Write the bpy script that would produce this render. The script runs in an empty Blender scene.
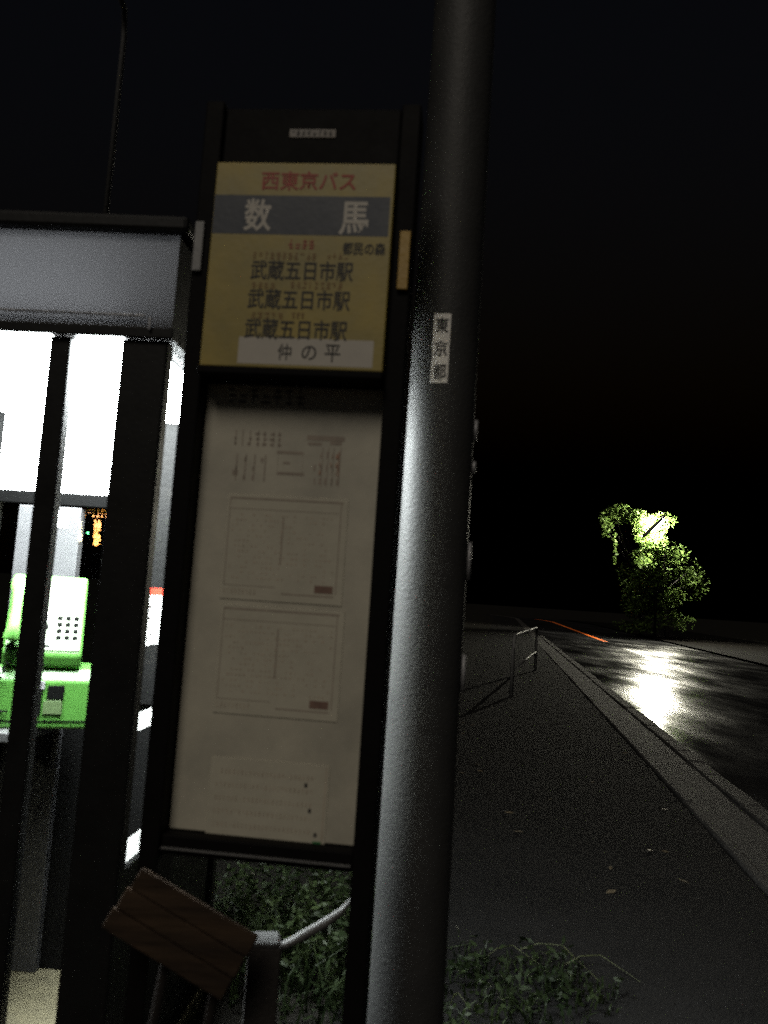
import bpy, bmesh, math, random
from mathutils import Vector, Matrix

random.seed(7)
R = math.radians
SC = bpy.context.scene
COL = SC.collection

# ------------------------------------------------------------------ camera
F_PX, W_PX, H_PX = 828.0, 768, 1024
CAM_H = 1.45
PITCH, ROLL = R(5.7), R(3.75)
cam_d = bpy.data.cameras.new('camera')
cam = bpy.data.objects.new('camera', cam_d)
COL.objects.link(cam)
ROT = (Matrix.Rotation(math.pi / 2 + PITCH, 3, 'X') @ Matrix.Rotation(ROLL, 3, 'Z'))
cam.matrix_world = Matrix.Translation((0, 0, CAM_H)) @ ROT.to_4x4()
cam_d.sensor_fit = 'VERTICAL'
cam_d.sensor_height = 24.0
cam_d.lens = F_PX * 24.0 / H_PX
cam_d.clip_start, cam_d.clip_end = 0.05, 2000
cam_d.dof.use_dof = True
cam_d.dof.focus_distance = 25.0
cam_d.dof.aperture_fstop = 2.4
SC.camera = cam

# ------------------------------------------------------------------ night sky
SUN_EL, SUN_AZ = R(44), R(15)          # dim light from behind the camera, upper left
world = bpy.data.worlds.new('World')
SC.world = world
world.use_nodes = True
wn = world.node_tree.nodes
sky = wn.new('ShaderNodeTexSky')
sky.sky_type = 'NISHITA'
sky.sun_disc = False
sky.sun_elevation = R(-4.5)
sky.sun_rotation = math.pi + SUN_AZ
wn['Background'].inputs['Strength'].default_value = 0.15
world.node_tree.links.new(sky.outputs[0], wn['Background'].inputs['Color'])

sun_d = bpy.data.lights.new('sun', 'SUN')
sun_d.energy = 0.40
sun_d.angle = R(24)
sun_d.color = (1.0, 0.91, 0.78)
sun = bpy.data.objects.new('sun', sun_d)
COL.objects.link(sun)
to_sun = Vector((-math.sin(SUN_AZ) * math.cos(SUN_EL), -math.cos(SUN_AZ) * math.cos(SUN_EL), math.sin(SUN_EL)))
sun.rotation_euler = to_sun.to_track_quat('Z', 'Y').to_euler()
sun.location = to_sun * 30

SC.view_settings.view_transform = 'Standard'
SC.view_settings.look = 'None'
SC.view_settings.exposure = 1.1
SC.view_settings.gamma = 1.0
SC.render.engine = 'CYCLES'
SC.cycles.use_denoising = False       # a hand-held night exposure: leave the grain in
SC.cycles.max_bounces = 8
SC.cycles.transparent_max_bounces = 24
SC.cycles.volume_bounces = 0
SC.cycles.sample_clamp_indirect = 1.0

# ------------------------------------------------------------------ pixel helpers
CAMP = Vector((0, 0, CAM_H))
def ray(px, py):
    return ROT @ Vector(((px - W_PX / 2) / F_PX, (H_PX / 2 - py) / F_PX, -1.0))
def at(px, py, Y):
    d = ray(px, py); return CAMP + d * (Y / d.y)
def gnd(px, py, z=0.0):
    d = ray(px, py); return CAMP + d * ((z - CAM_H) / d.z)

class Frame:
    """Local axes of a thing: x to its right, y away from the viewer, z up."""
    def __init__(s, o, yaw):
        s.o, s.yaw = Vector(o), yaw
        s.ex = Vector((math.cos(yaw), math.sin(yaw), 0)); s.ey = Vector((-math.sin(yaw), math.cos(yaw), 0))
    def px(s, x, y, d=0.0):
        r = ray(x, y); t = ((s.o + s.ey * d - CAMP).dot(s.ey)) / r.dot(s.ey)
        p = CAMP + r * t - s.o
        return p.dot(s.ex), p.z

# ------------------------------------------------------------------ materials
MATS = {}
def mat(name, col, rough=0.6, metal=0.0, var=0.25, scale=8.0, bump=0.15, bscale=60.0, spec=0.5, col2=None, emit=None, coat=0.0):
    if name in MATS: return MATS[name]
    m = bpy.data.materials.new(name); m.use_nodes = True
    nt = m.node_tree; n = nt.nodes; l = nt.links
    b = n['Principled BSDF']
    tc = n.new('ShaderNodeTexCoord')
    nz = n.new('ShaderNodeTexNoise'); nz.inputs['Scale'].default_value = scale; nz.inputs['Detail'].default_value = 6
    nz.inputs['Roughness'].default_value = 0.65
    l.new(tc.outputs['Object'], nz.inputs['Vector'])
    cr = n.new('ShaderNodeValToRGB')
    cr.color_ramp.elements[0].position = 0.3; cr.color_ramp.elements[1].position = 0.7
    c2 = col2 if col2 else tuple(c * (1 - var) for c in col)
    cr.color_ramp.elements[0].color = (*c2, 1); cr.color_ramp.elements[1].color = (*col, 1)
    l.new(nz.outputs['Fac'], cr.inputs['Fac']); l.new(cr.outputs['Color'], b.inputs['Base Color'])
    mr = n.new('ShaderNodeMapRange')
    mr.inputs['To Min'].default_value = max(0.02, rough - 0.12); mr.inputs['To Max'].default_value = min(1, rough + 0.12)
    l.new(nz.outputs['Fac'], mr.inputs['Value']); l.new(mr.outputs['Result'], b.inputs['Roughness'])
    b.inputs['Metallic'].default_value = metal
    b.inputs['Specular IOR Level'].default_value = spec
    b.inputs['Coat Weight'].default_value = coat
    if bump:
        n2 = n.new('ShaderNodeTexNoise'); n2.inputs['Scale'].default_value = bscale; n2.inputs['Detail'].default_value = 5
        l.new(tc.outputs['Object'], n2.inputs['Vector'])
        bp = n.new('ShaderNodeBump'); bp.inputs['Strength'].default_value = bump; bp.inputs['Distance'].default_value = 0.01
        l.new(n2.outputs['Fac'], bp.inputs['Height']); l.new(bp.outputs['Normal'], b.inputs['Normal'])
    if emit:
        b.inputs['Emission Color'].default_value = (*emit[0], 1); b.inputs['Emission Strength'].default_value = emit[1]
    MATS[name] = m
    return m

def glass_mat():
    m = bpy.data.materials.new('pane_glass'); m.use_nodes = True
    nt = m.node_tree; n = nt.nodes; l = nt.links; n.clear()
    o = n.new('ShaderNodeOutputMaterial'); mx = n.new('ShaderNodeMixShader')
    tr = n.new('ShaderNodeBsdfTransparent'); gl = n.new('ShaderNodeBsdfGlossy'); gl.inputs['Roughness'].default_value = 0.03
    fr = n.new('ShaderNodeFresnel'); fr.inputs['IOR'].default_value = 1.14
    tr.inputs['Color'].default_value = (0.93, 0.95, 0.94, 1)
    ge = n.new('ShaderNodeNewGeometry'); sb = n.new('ShaderNodeMath'); sb.operation = 'SUBTRACT'; sb.inputs[0].default_value = 1.0
    mu = n.new('ShaderNodeMath'); mu.operation = 'MULTIPLY'                     # reflect on the outer surface only
    l.new(ge.outputs['Backfacing'], sb.inputs[1]); l.new(fr.outputs[0], mu.inputs[0]); l.new(sb.outputs[0], mu.inputs[1])
    l.new(mu.outputs[0], mx.inputs[0]); l.new(tr.outputs[0], mx.inputs[1]); l.new(gl.outputs[0], mx.inputs[2]); l.new(mx.outputs[0], o.inputs[0])
    return m
GLASS = glass_mat()
def glare_fascia_mat():  # fascia made translucent so its added glow stands in for lens glare
    m = bpy.data.materials.new('glare_fascia'); m.use_nodes = True
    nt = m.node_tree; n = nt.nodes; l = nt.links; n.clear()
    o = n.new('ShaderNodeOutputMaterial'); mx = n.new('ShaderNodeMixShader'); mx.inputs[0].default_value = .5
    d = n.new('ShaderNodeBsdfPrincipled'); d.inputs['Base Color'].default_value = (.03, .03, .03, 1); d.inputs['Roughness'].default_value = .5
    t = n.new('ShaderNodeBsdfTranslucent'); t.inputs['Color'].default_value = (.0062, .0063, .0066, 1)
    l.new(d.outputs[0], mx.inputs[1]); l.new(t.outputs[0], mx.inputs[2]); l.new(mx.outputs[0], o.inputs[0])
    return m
GLARE_FASCIA = glare_fascia_mat()
def sheet_panel(name, pts, m, parent):
    me = bpy.data.meshes.new(name); me.from_pydata(pts, [], [(0, 1, 2, 3)]); return link(name, me, m, parent)

def leaf_mat(name, c1, c2, trans=0.5):
    m = bpy.data.materials.new(name); m.use_nodes = True
    nt = m.node_tree; n = nt.nodes; l = nt.links; n.clear()
    o = n.new('ShaderNodeOutputMaterial'); mx = n.new('ShaderNodeMixShader'); mx.inputs[0].default_value = trans
    d = n.new('ShaderNodeBsdfPrincipled'); d.inputs['Roughness'].default_value = 0.55; d.inputs['Specular IOR Level'].default_value = .15
    t = n.new('ShaderNodeBsdfTranslucent')
    tc = n.new('ShaderNodeTexCoord'); nz = n.new('ShaderNodeTexNoise'); nz.inputs['Scale'].default_value = 5
    cr = n.new('ShaderNodeValToRGB'); cr.color_ramp.elements[0].color = (*c1, 1); cr.color_ramp.elements[1].color = (*c2, 1)
    cr.color_ramp.elements[0].position = .3; cr.color_ramp.elements[1].position = .7
    l.new(tc.outputs['Object'], nz.inputs['Vector']); l.new(nz.outputs['Fac'], cr.inputs[0])
    l.new(cr.outputs[0], d.inputs['Base Color']); l.new(cr.outputs[0], t.inputs['Color'])
    l.new(d.outputs[0], mx.inputs[1]); l.new(t.outputs[0], mx.inputs[2]); l.new(mx.outputs[0], o.inputs[0])
    return m

def wet_road_mat():
    m = bpy.data.materials.new('wet_asphalt'); m.use_nodes = True
    nt = m.node_tree; n = nt.nodes; l = nt.links
    b = n['Principled BSDF']; b.inputs['Base Color'].default_value = (0.016, 0.016, 0.017, 1)
    tc = n.new('ShaderNodeTexCoord')
    mp = n.new('ShaderNodeMapping'); l.new(tc.outputs['Object'], mp.inputs['Vector'])
    mp.inputs['Rotation'].default_value = (0, 0, R(8)); mp.inputs['Scale'].default_value = (1.0, 0.35, 1)
    nz = n.new('ShaderNodeTexNoise'); nz.inputs['Scale'].default_value = 0.75; nz.inputs['Detail'].default_value = 7; nz.inputs['Roughness'].default_value = .6
    l.new(mp.outputs['Vector'], nz.inputs['Vector'])
    mr = n.new('ShaderNodeMapRange'); mr.inputs['From Min'].default_value = .36; mr.inputs['From Max'].default_value = .66
    mr.inputs['To Min'].default_value = .10; mr.inputs['To Max'].default_value = .29
    l.new(nz.outputs['Fac'], mr.inputs['Value']); l.new(mr.outputs['Result'], b.inputs['Roughness'])
    n2 = n.new('ShaderNodeTexNoise'); n2.inputs['Scale'].default_value = 90; n2.inputs['Detail'].default_value = 4
    l.new(tc.outputs['Object'], n2.inputs['Vector'])
    bs = n.new('ShaderNodeMapRange'); bs.inputs['From Min'].default_value = .4; bs.inputs['From Max'].default_value = .62
    bs.inputs['To Min'].default_value = .02; bs.inputs['To Max'].default_value = .25
    l.new(nz.outputs['Fac'], bs.inputs['Value'])
    bp = n.new('ShaderNodeBump'); bp.inputs['Distance'].default_value = .004
    l.new(bs.outputs['Result'], bp.inputs['Strength']); l.new(n2.outputs['Fac'], bp.inputs['Height']); l.new(bp.outputs['Normal'], b.inputs['Normal'])
    return m

M_FRAME = mat('dark_bronze_metal', (0.0035, 0.003, 0.003), 0.65, 0.0, .4, 12, .08, spec=.08)
M_BOOTH = mat('dark_booth_metal', (0.006, 0.006, 0.006), 0.5, 0.0, .4, 10, .06, spec=.2)
M_YELLOW = mat('faded_yellow_enamel', (0.31, 0.235, 0.048), 0.5, 0, .22, 6, .05, col2=(0.19, 0.155, 0.042))
M_NAVY = mat('navy_enamel', (0.010, 0.017, 0.031), 0.5, 0, .3, 9, .05)
M_BOARD = mat('aged_white_board', (0.45, 0.42, 0.335), 0.55, 0, .2, 4, .08, 30, col2=(0.29, 0.275, 0.225))
M_PAPER = mat('notice_paper', (0.42, 0.395, 0.315), 0.7, 0, .14, 9, .10, 40)
M_INK = mat('black_ink', (0.025, 0.024, 0.024), 0.7, 0, .2, 20, 0)
M_GREYINK = mat('faded_grey_ink', (0.30, 0.25, 0.20), 0.7, 0, .35, 30, 0)
M_RED = mat('dull_red_ink', (0.28, 0.035, 0.02), 0.6, 0, .2, 20, 0)
M_WHITE = mat('worn_white_print', (0.42, 0.39, 0.34), 0.6, 0, .15, 15, 0)
M_POLE = mat('pole_grey_paint', (0.032, 0.032, 0.031), 0.6, 0, .3, 6, .2, 110, col2=(0.024, 0.024, 0.024), spec=.3)
M_GALV = mat('galvanised_steel', (0.30, 0.30, 0.31), 0.5, .3, .3, 14, .1)

# ------------------------------------------------------------------ mesh helpers
def link(name, me, m, parent=None, smooth=False):
    o = bpy.data.objects.new(name, me); COL.objects.link(o)
    if m and not me.materials: me.materials.append(m)
    if parent: o.parent = parent
    if smooth:
        for p in me.polygons: p.use_smooth = True
    return o
def bm_obj(name, bm, m, parent=None, smooth=False, bevel=0.0, seg=2):
    if bevel:
        bmesh.ops.bevel(bm, geom=list(bm.edges), offset=bevel, segments=seg, affect='EDGES', profile=.5, clamp_overlap=True)
    bmesh.ops.recalc_face_normals(bm, faces=list(bm.faces))
    me = bpy.data.meshes.new(name); bm.to_mesh(me); bm.free()
    return link(name, me, m, parent, smooth)
def add_box(bm, a, b):
    x0, y0, z0 = a; x1, y1, z1 = b
    v = [bm.verts.new(p) for p in ((x0,y0,z0),(x1,y0,z0),(x1,y1,z0),(x0,y1,z0),(x0,y0,z1),(x1,y0,z1),(x1,y1,z1),(x0,y1,z1))]
    for f in ((0,3,2,1),(4,5,6,7),(0,1,5,4),(1,2,6,5),(2,3,7,6),(3,0,4,7)): bm.faces.new([v[i] for i in f])
def box(name, a, b, m, parent=None, bevel=0.003):
    bm = bmesh.new(); add_box(bm, [min(p, q) for p, q in zip(a, b)], [max(p, q) for p, q in zip(a, b)])
    return bm_obj(name, bm, m, parent, bevel=bevel)
def prism_x(name, prof, x0, x1, m, parent=None, bevel=0.006, seg=3):
    bm = bmesh.new()
    a = [bm.verts.new((x0, y, z)) for y, z in prof]; c = [bm.verts.new((x1, y, z)) for y, z in prof]
    bm.faces.new(a); bm.faces.new(list(reversed(c)))
    k = len(prof)
    for i in range(k): bm.faces.new((a[i], c[i], c[(i+1) % k], a[(i+1) % k]))
    return bm_obj(name, bm, m, parent, bevel=bevel, seg=seg)
def add_tube(bm, pts, rad, n=10, cap=True):
    pts = [Vector(p) for p in pts]; rings = []
    rads = rad if isinstance(rad, (list, tuple)) else [rad] * len(pts)
    for i, p in enumerate(pts):
        t = (pts[min(i+1, len(pts)-1)] - pts[max(i-1, 0)]).normalized()
        a = t.cross(Vector((0, 0, 1)))
        if a.length < .05: a = t.cross(Vector((0, 1, 0)))
        a.normalize(); b = t.cross(a)
        rings.append([bm.verts.new(p + (a * math.cos(2*math.pi*k/n) + b * math.sin(2*math.pi*k/n)) * rads[i]) for k in range(n)])
    for i in range(len(rings)-1):
        for k in range(n): bm.faces.new((rings[i][k], rings[i][(k+1) % n], rings[i+1][(k+1) % n], rings[i+1][k]))
    if cap:
        bm.faces.new(rings[0][::-1]); bm.faces.new(rings[-1])
def tube(name, pts, rad, m, parent=None, n=12):
    bm = bmesh.new(); add_tube(bm, pts, rad, n); return bm_obj(name, bm, m, parent, smooth=True)
def empty(name, loc, yaw=0.0, label=None, cat=None, group=None):
    o = bpy.data.objects.new(name, None); COL.objects.link(o)
    o.location = loc; o.rotation_euler = (0, 0, yaw); o.empty_display_size = .2
    if label: o['label'] = label
    if cat: o['category'] = cat
    if group: o['group'] = group
    return o
def tag(o, label=None, cat=None, group=None, kind=None):
    if label: o['label'] = label
    if cat: o['category'] = cat
    if group: o['group'] = group
    if kind: o['kind'] = kind
    return o
def text(name, body, rect, y, m, parent, weight=0.02, vertical=False):
    """Lettering fitted to rect=(x0,z0,x1,z1) in the plane y of the parent."""
    c = bpy.data.curves.new('lettering_curve', 'FONT'); c.body = body; c.resolution_u = 3; c.offset = weight; c.space_line = 1.25
    c.align_x = 'CENTER'
    o = bpy.data.objects.new('lettering_tmp', c); COL.objects.link(o)
    bpy.context.view_layer.update()
    me = bpy.data.meshes.new_from_object(o.evaluated_get(bpy.context.evaluated_depsgraph_get()))
    bpy.data.objects.remove(o); bpy.data.curves.remove(c)
    xs = [v.co.x for v in me.vertices]; ys = [v.co.y for v in me.vertices]
    x0, z0, x1, z1 = rect
    mnx, mxx, mny, mxy = min(xs), max(xs), min(ys), max(ys)
    for v in me.vertices:
        v.co = Vector((x0 + (v.co.x - mnx) / (mxx - mnx) * (x1 - x0), y, z0 + (v.co.y - mny) / (mxy - mny) * (z1 - z0)))
    me.name = name; me.materials.clear()
    return link(name, me, m, parent)
def quads(name, rects, y, m, parent, th=0.0):
    """Flat print: rectangles (x0,z0,x1,z1) in the plane y."""
    vs, fs = [], []
    for x0, z0, x1, z1 in rects:
        k = len(vs); vs += [(x0, y, z0), (x1, y, z0), (x1, y, z1), (x0, y, z1)]; fs.append((k, k+1, k+2, k+3))
    me = bpy.data.meshes.new(name); me.from_pydata(vs, [], fs)
    o = link(name, me, m, parent)
    if len(rects) > 3: o['kind'] = 'stuff'      # print too small to pick apart
    return o
def ticks(x0, z0, x1, z1, n, gap=0.25, jitter=.4):
    """Small illegible print: strokes standing in for characters too small to read."""
    out = []; w = (x1 - x0) / n
    for i in range(n):
        a = x0 + i * w
        for j in range(3):
            h = (z1 - z0) / 3
            if random.random() < .8:
                s = random.random() * .3 * w
                out.append((a + s, z0 + j*h + h*.15, a + w*(1-gap) - random.random()*.2*w, z0 + j*h + h*.62))
        if random.random() < .7:
            c = a + w*random.uniform(.25, .5); out.append((c, z0, c + w*.14, z1))
    return out

# ================================================================== SETTING
LEVEL_ROAD = -0.10
# the left edge of the road, read off the ground, straight and then bending left far away
E0 = gnd(768, 829, LEVEL_ROAD); E1 = gnd(606, 692, LEVEL_ROAD)
dirv = (E1 - E0); dirv.z = 0; dirv.normalize()
def road_left(s):
    p = E0 + dirv * s
    side = Vector((dirv.y, -dirv.x, 0))
    if s > 74: p = p - side * ((s - 74) ** 2) * 0.012
    return Vector((p.x, p.y, 0))
def road_pt(s, off):
    t = (road_left(s + .1) - road_left(s - .1)).normalized()
    return road_left(s) + Vector((t.y, -t.x, 0)) * off
S = [-14 + 1.5 * i for i in range(70)]
def strip(name, o0, o1, z0, z1, m, parent=None, s_list=S, lat=1):
    vs, fs = [], []
    for s in s_list:
        for k in range(lat + 1):
            f = k / lat; p = road_pt(s, o0 + (o1 - o0) * f); vs.append((p.x, p.y, z0 + (z1 - z0) * f))
    w = lat + 1
    for i in range(len(s_list) - 1):
        for k in range(lat): fs.append((i*w + k, i*w + k + 1, (i+1)*w + k + 1, (i+1)*w + k))
    me = bpy.data.meshes.new(name); me.from_pydata(vs, [], fs)
    return link(name, me, m, parent)

ROAD_W = 6.8
M_ROAD = wet_road_mat()
M_SOIL = mat('dark_wet_soil', (0.010, 0.009, 0.007), 0.9, 0, .5, 3, .8, 25, spec=.1)
M_PATH = mat('worn_path_asphalt', (0.0075, 0.0068, 0.0064), 0.95, 0, .85, 1.1, .9, 70, spec=.12)
M_KERB = mat('damp_concrete', (0.028, 0.026, 0.024), 0.8, 0, .35, 5, .3, 60, spec=.25)
M_LINE = mat('white_road_paint', (0.65, 0.64, 0.60), 0.45, 0, .3, 8, .2)

def ground_sheet():
    bm = bmesh.new()
    n = 60; size = 420.0
    for i in range(n + 1):
        for j in range(n + 1):
            fx = (i / n * 2 - 1); fy = (j / n * 2 - 1)
            x = size * fx * abs(fx) ** 1.2; y = size * fy * abs(fy) ** 1.2
            z = -0.16
            bm.verts.new((x, y, z))
    bm.verts.ensure_lookup_table()
    for i in range(n):
        for j in range(n):
            a = i*(n+1)+j; bm.faces.new([bm.verts[q] for q in (a, a+n+1, a+n+2, a+1)])
    return bm
tag(bm_obj('ground', ground_sheet(), M_SOIL), kind='structure')
tag(strip('verge', -14.0, -2.55, 0.0, 0.0, M_SOIL, lat=4), kind='structure')
tag(strip('footpath', -2.55, -0.56, 0.004, 0.004, M_PATH, lat=2), kind='structure')
road = tag(strip('road', 0.0, ROAD_W, LEVEL_ROAD, LEVEL_ROAD, M_ROAD, lat=4), kind='structure')
M_STREAK = mat('tail_light_streak', (0.80, 0.17, 0.03), 0.6, 0, .15, 3, .2, spec=.1)
strip('centre_line_and_streak', 3.02, 3.17, LEVEL_ROAD + .004, LEVEL_ROAD + .004, M_LINE, road, [16.6 + i for i in range(13)])
strip('centre_line_and_streak', 2.95, 3.18, LEVEL_ROAD + .004, LEVEL_ROAD + .004, M_STREAK, road, [34.5 + 1.5 * i for i in range(34)])  # a passing car's tail-light streak, painted on the road as an orange band
tag(strip('far_verge', ROAD_W + .002, ROAD_W + 9, -0.02, -0.12, mat('black_leaf_litter', (.005, .0045, .004), .95, 0, .5, 2, .8, 25, spec=.03), lat=4), kind='structure')
kerb = tag(strip('kerb', -0.56, -0.172, -.012, .012, M_KERB), kind='structure')
# kerb stones along the road and low edging blocks along the path, 0.6 m each, laid end to end
def stone(name, w, z0, z1):
    bm = bmesh.new(); add_box(bm, (0, -.294, z0), (w, .294, z1))
    bmesh.ops.bevel(bm, geom=list(bm.edges), offset=.012, segments=1, affect='EDGES')
    me = bpy.data.meshes.new(name); bm.to_mesh(me); bm.free(); me.materials.append(M_KERB); return me
for nm, me, off, n_ in (('kerb_stone', stone('kerb_stone', .168, -.16, .035), -.17, 60), ('edging_block', stone('edging_block', .07, -.1, .028), -.59, 40)):
    for i in range(n_):
        s = -2.6 + .6 * i
        p = road_pt(s, off); t = road_pt(s + .1, off) - road_pt(s - .1, off)
        o = link(nm, me, None, kerb)
        o.location = (p.x, p.y, random.uniform(-.007, .007)); o.rotation_euler = (random.uniform(-.012, .012), random.uniform(-.02, .02), math.atan2(t.y, t.x) - math.pi/2 + random.uniform(-.010, .010))

# ================================================================== BUS STOP SIGN
yaw_s = R(-6.0)
SG_D = 1.95
p0 = at(283, 500, SG_D)
FS = Frame((p0.x, p0.y, 0), yaw_s)
sign = empty('bus_stop_sign', FS.o, yaw_s, 'tall bus stop sign with yellow header and timetable board in dark frame', 'sign')
def sr(x0, y0, x1, y1, d=0.0):
    a = FS.px(x0, y1, d); b = FS.px(x1, y0, d)
    return (a[0], a[1], b[0], b[1])
hw = .5 * (FS.px(390, 300)[0] - FS.px(217, 300)[0])
cx = .5 * (FS.px(390, 300)[0] + FS.px(217, 300)[0])
bl, br_ = FS.px(190, 600)[0], FS.px(369, 600)[0]
z_top = FS.px(312, 164, -.07)[1]; z_mid0 = FS.px(300, 386)[1]; z_mid1 = FS.px(300, 368, -.09)[1]; z_bot = FS.px(262, 838)[1]
z_cap = FS.px(312, 118)[1]; z_low = FS.px(262, 872)[1]
FW = .046                                             # side post width
XL, XR = min(bl, cx - hw) - .004, max(br_, cx + hw) + .004
print('sign', 'hw', hw, 'cx', cx, 'board', bl, br_, 'z', z_cap, z_top, z_mid1, z_mid0, z_bot, z_low)
LIP = .045
for a, b, dp in ((XL - FW, XL, .055), (XR, XR + FW, LIP)):
    box('side_post', (a, -dp, -.05), (b, .05, z_cap + .01), M_FRAME, sign, .004)
box('top_rail', (XL, -LIP + .004, z_top + .004), (XR, .046, z_cap), M_FRAME, sign, .006)
box('middle_rail', (XL, -LIP - .045, z_mid0), (XR, .046, z_mid1), M_FRAME, sign, .004)
box('bottom_rail', (XL, -LIP + .004, z_low + .03), (XR, .046, z_bot), M_FRAME, sign, .004)
box('bottom_ledge', (XL + .003, -LIP - .006, z_bot - .030), (XR - .003, -LIP + .003, z_bot - .026), mat('dull_ledge_metal', (.10, .10, .10), .6), sign, .001)
# header: a yellow enamel plate set far forward in the frame
HY = -LIP - .030
header = box('header_panel', (XL + .002, HY, z_mid1 + .002), (XR - .002, .02, z_top), M_YELLOW, sign, .003)
def hr(x0, y0, x1, y1): return sr(x0, y0, x1, y1, HY)
r = hr(220, 195, 396, 236)
quads('name_band', [(XL + .004, FS.px(300, 235, HY)[1], XR - .010, FS.px(310, 196, HY)[1])], HY - .0004, M_NAVY, header)
quads('stop_strip', [hr(237, 341, 374, 363)], HY - .0004, M_WHITE, header)
text('lettering', '西東京バス', hr(261, 172, 357, 190), HY - .0008, M_RED, header, .02)
text('lettering', '数', hr(243, 199, 273, 231), HY - .0008, M_WHITE, header, .02)
text('lettering', '馬', hr(338, 202, 370, 235), HY - .0008, M_WHITE, header, .02)
text('lettering', '都民の森', hr(342, 243, 386, 255), HY - .0008, M_INK, header, .02)
for (x0, x1, y) in ((250, 354, 262), (247, 351, 291), (244, 348, 321)):
    text('lettering', '武蔵五日市駅', hr(x0, y, x1, y + 17.5), HY - .0008, M_INK, header, .014)
text('lettering', '仲', hr(277, 344, 292, 360), HY - .0008, M_INK, header, .01)
text('lettering', 'の', hr(301, 346, 317, 360), HY - .0008, M_INK, header, .01)
text('lettering', '平', hr(324, 345, 341, 362), HY - .0008, M_INK, header, .01)
q = hr(288, 240, 316, 249); quads('small_red_print', ticks(*q, 4, .2), HY - .0008, M_RED, header)
sm = []
for (x0, x1, y) in ((252, 318, 253), (326, 350, 253), (251, 277, 282.5), (290, 344, 282.5), (250, 285, 312.5), (291, 306, 312.5)):
    sm += ticks(*hr(x0, y, x1, y + 6), max(3, int((x1 - x0) / 6)), .2)
quads('small_print', sm, HY - .0008, mat('brown_ink', (.20, .11, .03), .6, 0, .2, 20, 0), header)
# timetable board, recessed
board = box('timetable_board', (XL + .002, 0, z_bot + .002), (XR - .002, .03, z_mid0 - .002), M_BOARD, sign, .002)
q = sr(226, 389, 308, 403); quads('board_title', ticks(*q, 7, .15), -.0005, mat('grey_title_ink', (.13, .12, .11), .7, 0, .3, 20, 0), board)
dia = [sr(307, 437, 345, 440), sr(277, 452, 303, 453.5), sr(277, 473, 304, 474.5), sr(277, 452, 278.5, 474), sr(302, 452, 303.5, 474),
       sr(283, 462, 290, 464), sr(232, 470, 238, 475), sr(308, 443, 322, 445), sr(330, 442, 342, 445)]
dia += ticks(*sr(232, 432, 285, 445), 7, .3) + ticks(*sr(232, 455, 270, 480), 4, .5) + ticks(*sr(312, 448, 344, 486), 5, .5)
quads('route_diagram', dia, -.0005, M_GREYINK, board)
quads('red_diagram_marks', ticks(*sr(318, 452, 342, 476), 4, .6), -.0026, mat('faded_red_ink', (.36, .20, .13), .7, 0, .2, 20, 0), board)
def sheet(x0, y0, x1, y1, kind):
    a = sr(x0, y0, x1, y1)
    s = box('notice_sheet', (a[0], -.0022, a[1]), (a[2], -.0004, a[3]), M_PAPER, board, .0004)
    w, h = a[2] - a[0], a[3] - a[1]
    X = lambda f: a[0] + w * f
    Z = lambda f: a[1] + h * f
    if kind == 'table':
        d = [(X(.02), Z(.955), X(.96), Z(.972)), (X(.94), Z(.1), X(.948), Z(.955)), (X(.02), Z(.13), X(.45), Z(.136)), (X(.5), Z(.07), X(.93), Z(.083)),
             (X(.47), Z(.35), X(.482), Z(.8)), (X(.02), Z(.86), X(.93), Z(.866)), (X(.02), Z(.13), X(.027), Z(.955))]
        f_ = []
        for k in range(13):
            z = Z(.80 - k * .05)
            for c in range(26):
                if random.random() < .62 - .02 * abs(c - 8): f_.append((X(.05 + c*.034), z, X(.05 + c*.034 + random.uniform(.008, .02)), z + h*random.uniform(.012, .022)))
        d2 = ticks(X(.02), Z(.05), X(.30), Z(.105), 9, .3)
        quads('table_rules', d, -.0025, M_GREYINK, s)
        quads('table_figures', f_ + d2, -.0026, mat('pale_grey_ink', (.44, .37, .285), .7, 0, .35, 30, 0), s)
        quads('red_stamp', [(X(.77), Z(.105), X(.92), Z(.175))], -.0027, mat('brown_red_ink', (.20, .12, .09), .7, 0, .4, 60, 0), s)
    else:
        d = []
        for k in range(5):
            z = Z(.8 - k * .16); d += ticks(X(.05), z, X(.88), z + h*.06, 24, .3)
        d += [(X(.97), Z(.02), X(.98), Z(.98))]
        quads('notice_lines', d, -.0025, mat('pale_grey_ink', (.44, .37, .285), .7, 0, .35, 30, 0), s)
        for r_ in ((X(.80), Z(.72), X(.825), Z(.77)), (X(.845), Z(.42), X(.87), Z(.47)), (X(.905), Z(.14), X(.93), Z(.19))): quads('dot', [r_], -.0027, M_INK, s)
        quads('green_mark', [(X(.90), Z(.03), X(.97), Z(.09))], -.0028, mat('green_print', (.03, .16, .05), .6, 0, .2, 20, 0), s)
sheet(220, 500, 349, 598, 'table')
sheet(213, 612, 345, 712, 'table')
sheet(205, 766, 330, 838, 'notice')
# stuck-on tabs each side of the header, and the small label on the top rail
a = sr(192, 223, 203, 272, -.055)
box('side_tab', (XL - FW + .004, -.066, a[1]), (XL - FW + .026, -.056, a[3]), mat('dull_grey_plastic', (.22, .22, .22), .5), sign, .002)
a = sr(401, 233, 412, 291, -LIP)
box('side_tab', (XR + FW - .030, -LIP - .012, a[1]), (XR + FW - .005, -LIP - .001, a[3]), mat('dull_yellow_plastic', (.34, .21, .03), .5), sign, .002)
a = sr(289, 129, 336, 137, -LIP)
lb = box('rail_label', (a[0], -LIP + .001, a[1]), (a[2], -LIP + .005, a[3]), mat('grey_label', (.20, .18, .16), .6), sign, .001)
quads('label_print', ticks(a[0] + .004, a[1] + .004, a[2] - .004, a[3] - .004, 8, .3), -LIP + .0002, M_INK, lb)

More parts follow.
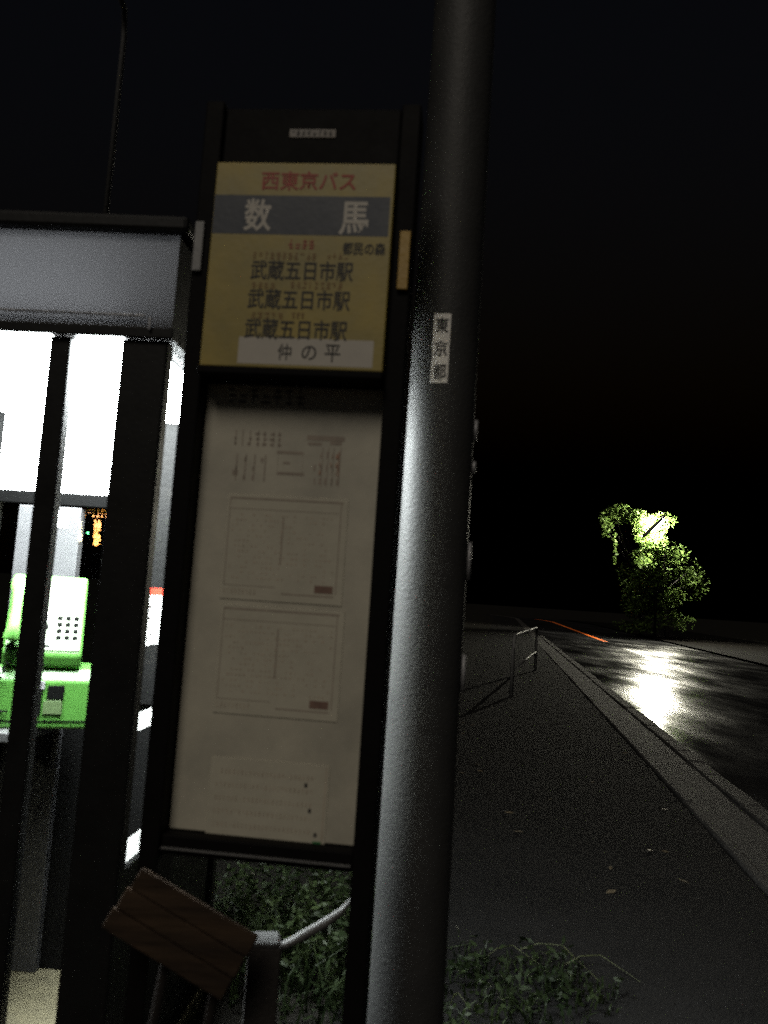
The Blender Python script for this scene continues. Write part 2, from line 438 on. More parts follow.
# ================================================================== UTILITY POLE
PD = 2.20
pc = at(430, 600, PD)
pole = empty('utility_pole', (pc.x, pc.y, 0), 0, 'round grey utility pole standing right of the bus stop sign', 'pole')
bm = bmesh.new()
PR = lambda z: .0975 - .0033 * z
HP = 8.5
add_tube(bm, [(0, 0, -.1 + (HP + .1) * i / 16) for i in range(17)], [PR(HP * i / 16) for i in range(17)], 48)
bm_obj('shaft', bm, M_POLE, pole, smooth=True)
# curved sticker wrapped on the shaft
ax = math.atan2(-pc.x, pc.y)
def on_shaft(ang, z, dr):
    rr = PR(z) + dr; return Vector((rr * math.sin(ang), -rr * math.cos(ang), z))
zs1 = at(441, 312, PD - .1).z; zs0 = at(441, 382, PD - .1).z
ang_c = ax * 0 + math.atan2(-pc.x, pc.y) * 1.0
ang_c = -math.atan2(pc.x, pc.y) - .12
bm = bmesh.new(); hwid = .245
cols = []
for k in range(7):
    g = ang_c - hwid + 2 * hwid * k / 6
    cols.append([bm.verts.new(on_shaft(g, z, .0015)) for z in (zs0, (zs0 + zs1) / 2, zs1)])
for k in range(6):
    for j in range(2): bm.faces.new((cols[k][j], cols[k+1][j], cols[k+1][j+1], cols[k][j+1]))
stk = bm_obj('sticker', bm, mat('white_vinyl', (.78, .76, .72), .45, 0, .15, 20, 0), pole)
for i, ch in enumerate('東京都'):
    zc = zs1 - (zs1 - zs0) * (.17 + .335 * i)
    o = text('lettering', ch, (-.78 * hwid, zc - .021, .78 * hwid, zc + .021), 0, M_INK, stk, .012)
    for v in o.data.vertices: v.co = on_shaft(ang_c + v.co.x, v.co.z, .003)
# glints along the far right flank of the shaft, built as short steel lengths
for (ya, yb) in ((421, 441), (462, 474), (543, 580), (655, 692)):
    za, zb = at(470, yb, PD).z, at(470, ya, PD).z
    g = R(84)
    bm = bmesh.new(); add_tube(bm, [on_shaft(g, za, .004), on_shaft(g, zb, .004)], .006, 8)
    bm_obj('edge_glint', bm, M_GALV, pole, smooth=True)

# ================================================================== TELEPHONE BOOTH
BD = 2.06
yaw_b = R(-3.5)
bc = at(144, 600, BD)
FB = Frame((bc.x, bc.y, 0), yaw_b)
booth = empty('telephone_booth', FB.o, yaw_b, 'lit glass telephone booth with dark frame left of bus stop sign', 'phone booth')
BW, BDEP = .98, 1.02
zo = FB.px(90, 337, 0)[1]                      # top of the glazed opening
zt = FB.px(90, 316, 0)[1]
zf = FB.px(90, 234, 0)[1]                      # top of the fascia
xp0 = FB.px(96, 600, 0)[0]                     # inner edge of the corner post
xs1_, xs0_ = FB.px(43, 600, 0)[0], FB.px(21, 600, 0)[0]
print('booth', FB.o, 'zo', zo, zt, zf, 'post', xp0, 'stile', xs0_, xs1_)
FL = .06
box('corner_post', (xp0, 0, 0), (0, .05, zo), M_BOOTH, booth, .006)
box('corner_post', (-.045, BDEP - .05, 0), (0, BDEP, zo), M_BOOTH, booth, .006)
box('corner_post', (-BW, 0, 0), (-BW + .06, .05, zo), M_BOOTH, booth, .006)
box('corner_post', (-BW, BDEP - .05, 0), (-BW + .05, BDEP, zo), M_BOOTH, booth, .006)
box('door_stile', (xs0_, .004, FL), (xs1_, .044, zo), M_BOOTH, booth, .005)
box('door_rail', (xs1_ + .001, .006, FL + .001), (xp0 - .001, .042, FL + .055), M_BOOTH, booth, .004)
box('door_rail', (-BW + .061, .006, FL + .001), (xs0_ - .001, .042, FL + .055), M_BOOTH, booth, .004)
zb_ = zo + .030
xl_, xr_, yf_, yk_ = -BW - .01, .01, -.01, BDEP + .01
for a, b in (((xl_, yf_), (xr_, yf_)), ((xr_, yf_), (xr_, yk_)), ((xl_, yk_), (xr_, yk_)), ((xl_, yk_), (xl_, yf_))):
    sheet_panel('fascia_panel', [(*a, zb_ - .004), (*b, zb_ - .004), (*b, zf + .01), (*a, zf + .01)], M_BOOTH if a[0] == xr_ and b[0] == xr_ else GLARE_FASCIA, booth)
box('head_rail', (-BW - .016, -.016, zo + .001), (.016, .040, zb_ - .001), M_BOOTH, booth, .003)
box('head_rail', (-BW - .016, BDEP - .04, zo + .001), (.016, BDEP + .016, zb_ - .001), M_BOOTH, booth, .003)
box('head_rail', (-.040, .041, zo + .001), (.016, BDEP - .041, zb_ - .001), M_BOOTH, booth, .003)
box('head_rail', (-BW - .016, .041, zo + .001), (-BW + .040, BDEP - .041, zb_ - .001), M_BOOTH, booth, .003)
box('roof', (-BW - .035, -.035, zf + .001), (.035, BDEP + .035, zf + .045), M_BOOTH, booth, .012)
box('trim_strip', (-BW + .01, -.026, zt - .004), (-.055, -.0205, zt + .002), mat('bright_aluminium', (.7, .7, .72), .25, .9), booth, .001)
box('hinge_plate', (-.047, -.026, zt - .036), (-.040, -.0205, zt - .006), MATS['bright_aluminium'], booth, .001)
box('floor', (-BW, 0, .0), (0, BDEP, FL), mat('booth_floor_concrete', (.10, .088, .048), .8, 0, .35, 14, .5, 60), booth, .004)
for z0, z1 in ((FL, FL + .05),):
    box('side_rail', (-.030, .051, z0), (-.012, BDEP - .051, z1), M_BOOTH, booth, .003)
    box('side_rail', (-BW + .012, .051, z0), (-BW + .030, BDEP - .051, z1), M_BOOTH, booth, .003)
# panes
box('glass_pane', (xs1_ + .001, .020, FL + .056), (xp0 - .001, .026, zo), GLASS, booth, 0)
box('glass_pane', (-BW + .061, .020, FL + .056), (xs0_ - .001, .026, zo), GLASS, booth, 0)
box('glass_pane', (-.024, .051, .731), (-.018, BDEP - .051, zo), GLASS, booth, 0)
box('side_panel', (-.029, .051, FL + .051), (-.013, BDEP - .051, .730), MATS['dark_booth_metal'], booth, .002)
box('glass_pane', (-BW + .018, .051, FL + .051), (-BW + .024, BDEP - .051, zo), GLASS, booth, 0)
box('glass_pane', (-BW + .051, BDEP - .028, 1.0), (-.046, BDEP - .022, zo), GLASS, booth, 0)
box('back_panel', (-BW + .051, BDEP - .034, FL), (-.046, BDEP - .016, .999), mat('dark_grey_panel', (.004, .004, .004), .7, spec=.1), booth, .003)
# ceiling with its lit diffuser
M_BWHITE = mat('booth_white_paint', (.80, .80, .80), .5, 0, .06, 6, .03)
box('ceiling', (-BW + .02, .02, zf - .03), (-.02, BDEP - .02, zf - .01), mat('grey_ceiling_paint', (.10, .10, .10), .7), booth, 0)
M_LAMP = mat('fluorescent_diffuser', (.9, .9, .9), .5, 0, .02, 5, 0, emit=((.95, .98, 1.0), 58.0))
box('lamp_diffuser', (-BW + .08, .07, zo - .032), (-.10, .93, zo + .040), M_LAMP, booth, .006)
DB = BDEP - .07
box('back_mullion', (-.33, BDEP - .05, 1.0), (-.215, BDEP - .036, zo), mat('grey_mullion', (.004, .004, .004), .6, spec=.1), booth, .003)
xa = FB.px(114, 470, DB)[0]
zp0 = FB.px(60, 493, DB)[1]
box('upper_panel', (-BW + .055, DB, zp0), (xa, DB + .02, zo - .002), M_BWHITE, booth, .003)
box('upper_panel', (-.32, DB, FB.px(172, 421, DB)[1]), (-.05, DB + .02, zo - .002), M_BWHITE, booth, .003)
box('vent_grille', (-BW + .06, DB - .004, zp0 - .045), (xa, DB + .01, zp0 - .004), mat('black_grille', (.002, .002, .002), .8, spec=.02), booth, .003)
xc0, xc1 = FB.px(16, 540, DB)[0], FB.px(79, 540, DB)[0]
zc1 = FB.px(60, 507, DB)[1]
box('back_column', (xc0, DB - .005, FL), (xc1, DB + .035, zc1), mat('grey_column_paint', (.035, .035, .037), .55, 0, .1, 6, .05), booth, .004)
a = FB.px(52, 527, DB - .006); b = FB.px(70, 511, DB - .006)
box('white_card', (a[0], DB - .009, a[1]), (b[0], DB - .0055, b[1]), M_BWHITE, booth, .001)
# orange lettering and stickers on the back glass (too small to read)
M_OR = mat('orange_vinyl', (.30, .10, .008), .5, 0, .1, 20, 0)
DG = BDEP - .0295
def brect(x0, y0, x1, y1, d):
    a = FB.px(x0, y1, d); b = FB.px(x1, y0, d); return (a[0], a[1], b[0], b[1])
quads('orange_print', ticks(*brect(66, 509, 109, 515.5, DG), 10, .12) + ticks(*brect(92.5, 520, 101.5, 546, DG), 1, .0) + ticks(*brect(92.5, 526, 101.5, 546, DG), 1, .0)
      + [r_ for k in range(6) for r_ in ticks(*brect(93, 520 + 4.4*k, 101.5, 523.4 + 4.4*k, DG), 2, .1)], DG, M_OR, booth)
quads('orange_print', [r_ for k in range(5) for r_ in ticks(*brect(77.5, 521 + 4.2*k, 82.5, 524.4 + 4.2*k, DB - .007), 1, .1)], DB - .0065, mat('pale_orange_vinyl', (.75, .50, .22), .5, 0, .1, 20, 0), booth)
for r_ in (brect(86.5, 532, 89, 534, DG), brect(104, 532, 106.5, 534.5, DG)): quads('green_mark', [r_], DG, mat('green_vinyl', (.05, .4, .12), .5, 0, .1, 20, 0), booth)
# red and white notice on the side glass, seen edge-on through the gap
def side_pt(px, py):                            # point on the side pane in booth axes: (y, z)
    d = ray(px, py); t = ((FB.o + FB.ex * -.027 - CAMP).dot(FB.ex)) / d.dot(FB.ex)
    q_ = CAMP + d * t - FB.o; return q_.dot(FB.ey), q_.z
M_STK = mat('white_sticker_vinyl', (.82, .82, .80), .45, 0, .05, 20, 0)
M_SRED = mat('red_sticker_vinyl', (.60, .05, .03), .45, 0, .1, 20, 0)
y0, z1 = side_pt(148.5, 588); y1, z0 = side_pt(161, 643)
zr = side_pt(155, 595)[1]
PAPER_T = leaf_mat('backlit_paper', (.70, .70, .68), (.78, .78, .76), .6); RED_T = leaf_mat('backlit_red_paper', (.55, .05, .03), (.62, .07, .04), .6)
def side_sheet(name, ya, za, yb, zb, x, m, parent): return sheet_panel(name, [(x, ya, za), (x, yb, za), (x, yb, zb), (x, ya, zb)], m, parent)
nt_ = side_sheet('glass_notice', y0 - .03, z0, y0 + .20, zr - .001, -.0262, PAPER_T, booth)
side_sheet('red_band', y0 - .03, zr, y0 + .20, z1, -.0262, RED_T, nt_)
bm = bmesh.new(); bm2 = bmesh.new()
for k in range(4):
    zz = z0 + .012 + k * (zr - z0 - .02) / 4
    for bb, oy, w in ((bm, .0, .0025), (bm2, .012, .004)):
        v = [bb.verts.new((-.0250, y0 + .0 + oy, zz)), bb.verts.new((-.0250, y0 + .0 + oy + w*3, zz)), bb.verts.new((-.0250, y0 + .06 + oy, zz + .026)), bb.verts.new((-.0250, y0 + .057 + oy - w, zz + .026))]
        bb.faces.new(v)
bm_obj('diagonal_marks', bm, M_INK, nt_); bm_obj('diagonal_marks', bm2, M_SRED, nt_)
for (xa_, ya_, xb_, yb_) in ((137.5, 713, 150, 731), (126, 840, 137, 862)):
    yy0, zz1 = side_pt(xa_, ya_); _, zz0 = side_pt(xa_, yb_)
    side_sheet('white_sticker', yy0 - .02, zz0, yy0 + .20, zz1, -.0262, PAPER_T, booth)
# thin service pipe rising from the roof
pp = FB.px(97, 300, .5)
tube('service_pipe', [(pp[0], .5, zf + .03), (pp[0], .5, zf + .9), (pp[0] + .01, .46, zf + .97), (pp[0] + .02, .38, zf + .97)], .009, mat('grey_conduit', (.05, .05, .05), .7), booth)
# shelf for the telephone
SHZ = FB.px(60, 722, .72)[1]
box('shelf', (-BW + .06, .47, SHZ - .03), (xc1 + .085, DB - .006, SHZ), mat('shelf_steel', (.10, .10, .10), .4, .3), booth, .004)
for x in (xc0 + .02, xc1 - .04):
    prism_x('shelf_bracket', [(.62, SHZ - .031), (DB - .006, SHZ - .031), (DB - .006, SHZ - .20)], x, x + .02, M_BOOTH, booth, 0)

# ------------------------------------------------------------------ public telephone
ph0 = FB.px(41, 720, .68)
PW = FB.o + FB.ex * ph0[0] + FB.ey * .68
phone = empty('public_telephone', (PW.x, PW.y, SHZ), R(20), 'green public payphone on the booth shelf, with keypad and handset', 'payphone')
M_GRN = mat('phone_green_plastic', (.050, .165, .024), .42, 0, .06, 6, .02)
M_PALE = mat('phone_pale_face', (.075, .115, .048), .38, 0, .04, 6, .02)
M_DK = mat('phone_dark_recess', (.003, .0033, .003), .6, 0, .2, 10, 0, spec=.05)
HWP = .132
prism_x('lower_cabinet', [(-.115, .0), (.14, .0), (.14, .185), (-.085, .185), (-.115, .150)], -HWP - .012, HWP + .016, M_GRN, phone, .008)
# upper body: its face leans back
ub = [(-.100, .188), (.135, .188), (.135, .478), (.050, .478), (-.112, .232)]
prism_x('upper_body', ub, -HWP, HWP - .028, M_GRN, phone, .012, 4)
fv = Vector((0, .050 + .112, .478 - .232)); FLEN = fv.length; fv.normalize(); fn = Vector((0, -fv.z, fv.y))
def face(u, v, h=.0): return Vector((u, -.112, .232)) + fv * v + fn * h + Vector((0, 0, 0))
def slab(name, u0, v0, u1, v1, h0, h1, m, bevel=.002, parent=phone):
    bm = bmesh.new()
    vs = [bm.verts.new(face(u, v, h)) for h in (h0, h1) for (u, v) in ((u0, v0), (u1, v0), (u1, v1), (u0, v1))]
    for f in ((0,3,2,1),(4,5,6,7),(0,1,5,4),(1,2,6,5),(2,3,7,6),(3,0,4,7)): bm.faces.new([vs[i] for i in f])
    return bm_obj(name, bm, m, parent, bevel=bevel)
fp = slab('face_plate', -.062, .012, HWP - .036, FLEN - .014, -.001, .004, M_PALE, .003)
for r_ in range(4):
    for c_ in range(3):
        u = .020 + c_ * .025; v = .052 + r_ * .024
        slab('keypad_button', u, v, u + .016, v + .014, .0035, .008, mat('button_grey', (.0012, .0014, .0012), .7, spec=.02), .0015, fp)
slab('display_window', -.045, .088, -.004, .105, .0035, .006, M_DK, .001, fp)
slab('card_slot', -.045, .022, .006, .031, .0035, .006, M_DK, .001, fp)
slab('instruction_strip', -.045, .036, .010, .050, .0035, .005, M_BWHITE, .0005, fp)
# recesses on the lower cabinet
def front_box(name, x0, z0, x1, z1, m, y=-.116, d=.004, parent=phone, bev=.001): return box(name, (x0, y - d, z0), (x1, y, z1), m, parent, bev)
slab('number_card', -.045, .115, .010, .150, .0035, .005, M_BWHITE, .0005, fp)
slab('card_line', -.040, .126, .004, .129, .0051, .0055, M_DK, 0, fp)
slab('card_line', -.040, .136, -.006, .139, .0051, .0055, M_DK, 0, fp)
slab('coin_slot', .060, .200, .066, .222, .0035, .006, M_DK, .001, fp)
for (u_, v_) in ((-.054, .022), (HWP - .046, .022), (-.054, FLEN - .024), (HWP - .046, FLEN - .024)): slab('screw', u_, v_, u_ + .005, v_ + .005, .0035, .0055, M_GALV, .001, fp)
front_box('coin_return', -.062, .045, -.002, .120, M_DK)
front_box('card_exit', .012, .092, .062, .135, M_DK)
front_box('silver_plate', -.058, .123, .004, .148, M_GALV)
front_box('pale_flap', .004, .046, .060, .088, MATS['phone_pale_face'])
front_box('seam_trim', -HWP - .004, .022, HWP + .004, .026, M_DK, d=.0015, bev=0)
# handset resting at the left of the face
bm = bmesh.new()
hs = [face(-.103, .012, .020), face(-.103, .035, .034), face(-.103, .075, .050), face(-.103, .130, .055), face(-.103, .185, .050), face(-.103, .225, .034), face(-.103, .250, .020)]
add_tube(bm, hs, [.030, .031, .021, .018, .021, .031, .030], 16)
bm_obj('handset', bm, mat('handset_green', (.09, .27, .05), .4, 0, .05, 6, .02), phone, smooth=True)
cp = []
for i in range(90):
    f = i / 89; a_ = i * 1.15
    b_ = Vector((-.103 - .05 * math.sin(f * math.pi), -.115 - .05 * math.sin(f * math.pi), .215 - .16 * f - .05 * math.sin(f*math.pi)))
    cp.append(b_ + Vector((math.cos(a_) * .008, math.sin(a_) * .008, 0)))
bm = bmesh.new(); add_tube(bm, cp, .0025, 5); bm_obj('coiled_cord', bm, M_DK, phone, smooth=True)

# ================================================================== FOREGROUND BITS
# tilted weathered board on two stakes
WD = 1.80
wb = [at(131, 866, WD), at(247, 936, WD - .03), at(226, 996, WD - .05), at(120, 932, WD - .02)]
wc = sum(wb, Vector()) / 4
ux = ((wb[1] - wb[0]) + (wb[2] - wb[3])).normalized()
uz = ((wb[0] - wb[3]) + (wb[1] - wb[2])); uz -= ux * uz.dot(ux); uz.normalize()
uy = ux.cross(uz) * -1
wl = .53 * ((wb[1] - wb[0]).length + (wb[2] - wb[3]).length); wh = .56 * ((wb[0] - wb[3]).length + (wb[1] - wb[2]).length)
wood = empty('wooden_board', (wc.x, wc.y, 0), 0, 'weathered red-brown wooden board tilted on thin stakes below the sign', 'wooden board')
M_WOOD = mat('weathered_red_wood', (.042, .027, .017), .95, 0, .5, 22, 1.0, 40, col2=(.010, .0075, .006), spec=.1)
wnt = M_WOOD.node_tree                                # stretch the grain along the planks
wmp = wnt.nodes.new('ShaderNodeMapping'); wmp.inputs['Rotation'].default_value = (0, R(-31), 0); wmp.inputs['Scale'].default_value = (.12, 1, 1)
for nd in list(wnt.nodes):
    if nd.type == 'TEX_NOISE': wnt.links.new(wmp.outputs[0], nd.inputs['Vector'])
    if nd.type == 'TEX_COORD': wnt.links.new(nd.outputs['Object'], wmp.inputs[0])
Mw = Matrix((ux, uy, uz)).transposed()
def wpt(a, b, c): return Mw @ Vector((a, b, c)) + Vector((0, 0, wc.z))
for k in range(3):
    bm = bmesh.new()
    c0 = -wh/2 + k * wh/3 + .0006; c1 = c0 + wh/3 - .0012
    jl = random.uniform(-.007, .007)
    add_box(bm, (-wl/2 + jl, -.010 + .002*k, c0), (wl/2 + jl*.5, .010 + .002*k, c1))
    for v in bm.verts: v.co = wpt(*v.co)
    bm_obj('plank', bm, M_WOOD, wood, bevel=.003)
for f in (-.12, .30):
    bm = bmesh.new(); top = wpt(wl * f, .022, wh * .2)
    add_tube(bm, [top, Vector((top.x - .10, top.y + .05, -.04))], .011, 8)
    bm_obj('stake', bm, mat('grey_stake_wood', (.012, .010, .009), .9, spec=.1), wood, smooth=True)

# short dark post with a pale cap and a bent strap
SPD = 1.93
sp = at(262, 980, SPD); zs = at(262, 938, SPD).z
spost = empty('short_post', (sp.x, sp.y, 0), R(8), 'short dark square post with pale cap under the timetable board', 'post')
box('post_body', (-.036, -.036, -.05), (.036, .036, zs - .006), mat('dark_stained_wood', (.018, .014, .012), .8, 0, .4, 12, .4), spost, .004)
box('cap', (-.038, -.038, zs - .006), (.030, .030, zs + .004), mat('pale_cap', (.03, .03, .03), .8), spost, .003)
pts = [at(x, y, SPD + .01) - Vector((sp.x, sp.y, 0)) for x, y in ((272, 950), (290, 942), (308, 932), (326, 922), (340, 912), (351, 900))]
bm = bmesh.new(); prev = None
for i, p in enumerate(pts):
    w = (.006, .007, .010, .010, .007, .001)[i]
    p = Matrix.Rotation(-R(8), 3, 'Z') @ p
    ring = [bm.verts.new(p + Vector(d)) for d in ((0, -.012, -w), (0, .012, -w*.6), (0, .014, w*.6), (0, -.010, w))]
    if prev:
        for k in range(4): bm.faces.new((prev[k], prev[(k+1) % 4], ring[(k+1) % 4], ring[k]))
    else: bm.faces.new(ring[::-1])
    prev = ring
bm.faces.new(prev)
bm_obj('bent_strap', bm, mat('pale_weathered_strap', (.09, .088, .085), .6), spost, smooth=True)

# white pipe barrier beside the path
g0 = gnd(511, 697); 
g1 = gnd(535, 671); gd = (g1 - g0)
barrier = empty('pipe_barrier', (g0.x, g0.y, 0), math.atan2(gd.y, gd.x), 'white bent pipe barrier standing beside the dark footpath', 'barrier')
M_WPIPE = mat('white_pipe_paint', (.09, .09, .088), .6, 0, .3, 10, .1, spec=.2)
HB, LB = .95, gd.length
arc = [(0, 0, -.05), (0, 0, HB - .22)] + [(.22 - .22 * math.cos(R(a)), 0, HB - .22 + .22 * math.sin(R(a))) for a in range(10, 91, 16)]
arc += [(LB - p[0], 0, p[2]) for p in reversed(arc)]
tube('bent_pipe', arc, .030, M_WPIPE, barrier)
tube('cross_rail', [(.02, 0, .42), (LB - .02, 0, .42)], .022, M_WPIPE, barrier)

# ================================================================== STREET LAMP AND TREES
LD = 46.0
LAMP_L = 3300.0
h0, h1 = at(643, 537, LD), at(665, 516, LD)          # slanting lamp head, seen dark against the lit leaves
lb_ = Vector((h1.x + .30, h1.y + 2.0, 0))
lamp = empty('street_lamp', lb_, 0, 'street lamp with slanting dark head among brightly lit leaves', 'street lamp')
M_LP = mat('lamp_post_steel', (.006, .006, .006), .8, 0, spec=.05)
q0, q1 = h0 - lb_, h1 - lb_
tube('lamp_post', [(0, 0, -.2), (0, 0, q1.z - .4), (-.05, -.5, q1.z + .02), q1], [.08, .06, .05, .045], M_LP, lamp)
bm = bmesh.new(); add_tube(bm, [q0, q0.lerp(q1, .1), q0.lerp(q1, .6), q1], [.05, .10, .10, .05], 10)
hd = bm_obj('lamp_head', bm, mat('lamp_head_shell', (.05, .05, .05), .5), lamp, smooth=True)
LENS = mat('lamp_lens', (.9, .9, .85), .5, 0, .02, 5, 0, emit=((1.0, .95, .76), LAMP_L))
dl = Vector((.03, .13, -.11))
bm = bmesh.new(); add_tube(bm, [q0.lerp(q1, .42) + dl, q0.lerp(q1, .46) + dl, q0.lerp(q1, .92) + dl, q0.lerp(q1, .96) + dl], [.03, .085, .085, .03], 10)
bm_obj('lens', bm, LENS, hd, smooth=True)

def leaves(bm, centre, rad, n, size, rnd, flat=1.0, hang=0.0):
    for _ in range(n):
        d = Vector((rnd.gauss(0, 1), rnd.gauss(0, 1), rnd.gauss(0, 1))).normalized() * (rnd.random() ** .45)
        p = Vector(centre) + Vector((d.x * rad[0], d.y * rad[1], d.z * rad[2]))
        s = size * rnd.uniform(.6, 1.4)
        a = Vector((rnd.gauss(0, 1), rnd.gauss(0, 1), rnd.gauss(0, 1) * .6 - hang)).normalized(); b = a.cross(Vector((rnd.gauss(0, 1), rnd.gauss(0, 1), rnd.gauss(0, 1)))).normalized()
        v = [bm.verts.new(p - a*s), bm.verts.new(p + b*s*.45 - a*s*.1), bm.verts.new(p + a*s), bm.verts.new(p - b*s*.45 - a*s*.1)]
        bm.faces.new(v)
def no_recalc(name, bm, m, parent):
    me = bpy.data.meshes.new(name); bm.to_mesh(me); bm.free(); return link(name, me, m, parent)
M_LEAF = leaf_mat('tree_leaves', (.04, .075, .016), (.085, .13, .03), .45)
M_BARK = mat('bark', (.012, .010, .008), .9, 0, .4, 8, .6, 20)
def tree(base, clumps, label, seed, leafn=1.0, lsize=.115, trunk_r=.16, wires=()):
    rnd = random.Random(seed)
    t = empty('roadside_tree', base, 0, label, 'tree', 'trees around the street lamp')
    B = Vector(base)
    top = sum((Vector(c[0]) for c in clumps), Vector()) / len(clumps) - B
    bm = bmesh.new()
    tp = [Vector((0, 0, -.2)), Vector((top.x*.1, top.y*.1, top.z*.35)), Vector((top.x*.5, top.y*.4, top.z*.7)), top]
    add_tube(bm, tp, [trunk_r, trunk_r*.8, trunk_r*.55, trunk_r*.3], 9)
    bm_obj('trunk', bm, M_BARK, t, smooth=True)
    for c in clumps:
        bm = bmesh.new(); e = Vector(c[0]) - B; st = tp[1].lerp(tp[2], rnd.uniform(.2, .9))
        mid = st.lerp(e, .5) + Vector((rnd.uniform(-.2, .2), rnd.uniform(-.2, .2), .2))
        add_tube(bm, [st, mid, e], [trunk_r*.35, trunk_r*.25, trunk_r*.1], 6); bm_obj('branch', bm, M_BARK, t, smooth=True)
    bm = bmesh.new()
    for c in clumps: leaves(bm, Vector(c[0]) - B, c[1], int(c[2] * leafn), lsize, rnd, hang=.4)
    for (a, b, nn) in wires:
        for k in range(nn):
            p = (Vector(a) - B).lerp(Vector(b) - B, rnd.random()); leaves(bm, p, (.12, .12, .12), 1, lsize, rnd)
    no_recalc('crown', bm, M_LEAF, t)
    return t
def P(x, y, d=0.0): return at(x, y, LD + d)
random.seed(3)
tb = gnd(672, 640); 
def base_at(x, d):
    p = at(x, 600, LD + d); return (p.x, p.y, .1)
# tree right in front of and around the lamp: dense bright cluster, then darker clumps lower down
tree(base_at(668, 3.5), [(P(650, 533, 1.1), (.95, .5, 1.05), 1100), (P(656, 545, .5), (.65, .4, .6), 420), (P(640, 524, .9), (.5, .5, .5), 260), (P(646, 562, .2), (.6, .6, .5), 150), (P(640, 518, 1.2), (.8, .6, .5), 220), (P(650, 612, 3.5), (1.6, 1, .7), 420), (P(640, 625, 3.5), (1.6, 1, .5), 300), (P(672, 622, 3.5), (1.6, 1, .6), 300), (P(630, 575, 3.0), (.8, .8, .9), 160), (P(690, 585, 3.6), (1.2, .8, 1.1), 220),
     (P(664, 520, 1.0), (.8, .5, .5), 120), (P(652, 574, 1.6), (1.2, .8, .8), 420), (P(638, 590, 2.2), (1.0, .8, .9), 340), (P(674, 556, 2.4), (.9, .8, .9), 220), (P(663, 596, 2.8), (1.4, .8, .8), 380), (P(634, 604, 2.6), (.9, .7, .6), 220), (P(688, 572, 3.2), (1.0, .8, .9), 170), (P(645, 556, 1.4), (.9, .6, .6), 260)],
     'leafy tree with brightly lit yellow-green cluster around the street lamp', 11)
tree(base_at(642, 5.5), [(P(621, 514, 1.6), (.95, .6, .6), 420), (P(632, 516, 2.0), (.7, .6, .5), 220), (P(609, 519, 1.4), (.6, .5, .6), 170), (P(606, 530, 1.5), (.3, .4, .5), 70)],
     'slim tree with dim green leaves left of the lit cluster', 12, wires=((P(615, 530, 1.0), P(615, 564, 1.0), 46),), trunk_r=.12)
# ================================================================== WEEDS
M_WEED = leaf_mat('weed_leaves', (.007, .012, .004), (.018, .026, .008), .3)
M_GRASS = leaf_mat('grass_blades', (.03, .035, .012), (.06, .065, .025), .3)
def weeds(name, spots, label, seed, blades, lv, hmax):
    rnd = random.Random(seed); bm = bmesh.new()
    for (x, y, r) in spots:
        for _ in range(blades):
            a = rnd.random() * 6.28; q = r * math.sqrt(rnd.random())
            b = Vector((x + q*math.cos(a), y + q*math.sin(a), -.005)); h = rnd.uniform(.25, 1) * hmax
            lean = Vector((rnd.gauss(0, .5), rnd.gauss(0, .5), 0)) * h; w = rnd.uniform(.002, .005)
            sd = Vector((rnd.gauss(0, 1), rnd.gauss(0, 1), 0)).normalized() * w
            p1 = b + lean * .3 + Vector((0, 0, h*.6)); p2 = b + lean + Vector((0, 0, h*rnd.uniform(.7, 1)))
            v = [bm.verts.new(b - sd), bm.verts.new(b + sd), bm.verts.new(p1 + sd), bm.verts.new(p1 - sd), bm.verts.new(p2)]
            bm.faces.new(v[:4]); bm.faces.new((v[3], v[2], v[4]))
        for _ in range(lv):
            a = rnd.random() * 6.28; q = r * math.sqrt(rnd.random())
            leaves(bm, (x + q*math.cos(a), y + q*math.sin(a), rnd.uniform(.03, hmax)), (.03, .03, .03), 3, .017, rnd)
    o = no_recalc(name, bm, M_WEED, None)
    return tag(o, label, 'weeds', kind='stuff')
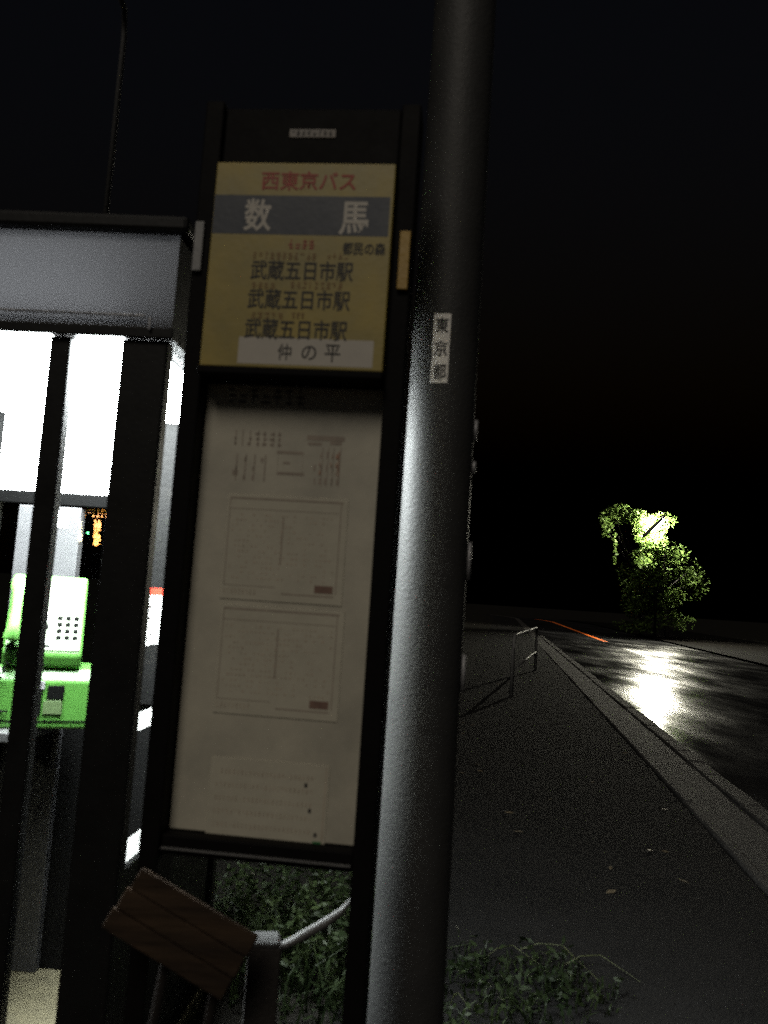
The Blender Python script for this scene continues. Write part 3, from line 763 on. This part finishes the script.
def gs(x, y, r): p = gnd(x, y); return (p.x, p.y, r)
weeds('weeds', [gs(235, 965, .22), gs(270, 950, .25), gs(310, 955, .22), gs(345, 960, .2), gs(225, 935, .25), gs(300, 925, .3), gs(340, 985, .2), gs(255, 990, .2), gs(310, 1010, .2), gs(360, 1010, .15)],
      'leafy weeds growing behind the foot of the bus stop sign', 5, 60, 90, .34)
weeds('grass', [gs(470, 1000, .22), gs(505, 985, .20), gs(460, 970, .2), gs(530, 1010, .22), gs(490, 1030, .25), gs(545, 975, .14), gs(580, 1000, .15), gs(450, 1040, .2)],
      'straggly grass and weeds at the foot of the utility pole', 6, 70, 16, .10)
# a few long bent blades
rnd = random.Random(9)
bm = bmesh.new()
for (xa, ya, xb, yb, xm, ym) in ((515, 949, 600, 985, 562, 958), (450, 1004, 470, 1014, 458, 1008), (560, 965, 640, 985, 600, 968), (480, 960, 540, 968, 512, 958)):
    A, Bq, C = gnd(xa, ya), gnd(xm, ym), gnd(xb, yb)
    pts = [A + Vector((0, 0, -.01)), A.lerp(Bq, .5) + Vector((0, 0, .04)), Bq + Vector((0, 0, .05)), C + Vector((0, 0, .012))]
    add_tube(bm, pts, [.003, .0028, .002, .001], 4)
tag(bm_obj('grass_stalks', bm, M_GRASS), 'long bent dry grass stalks on the dark footpath', 'grass', kind='stuff')


rnd = random.Random(21); bm = bmesh.new()
for _ in range(60):
    p = road_pt(rnd.uniform(-2.5, 16), rnd.uniform(-2.5, -.65)); a_ = rnd.random() * 6.28; z_ = rnd.uniform(.018, .04)
    u_ = Vector((math.cos(a_), math.sin(a_), rnd.uniform(-.2, .2))) * z_; v_ = Vector((-math.sin(a_), math.cos(a_), rnd.uniform(-.2, .2))) * z_ * .5; c_ = Vector((p.x, p.y, .012))
    bm.faces.new([bm.verts.new(c_ + q_) for q_ in (-u_, v_, u_, -v_)])
tag(no_recalc('fallen_leaves', bm, leaf_mat('dead_leaf', (.05, .04, .025), (.14, .11, .07), .1), None), 'small dead leaves scattered over the dark footpath', 'leaves', kind='stuff')
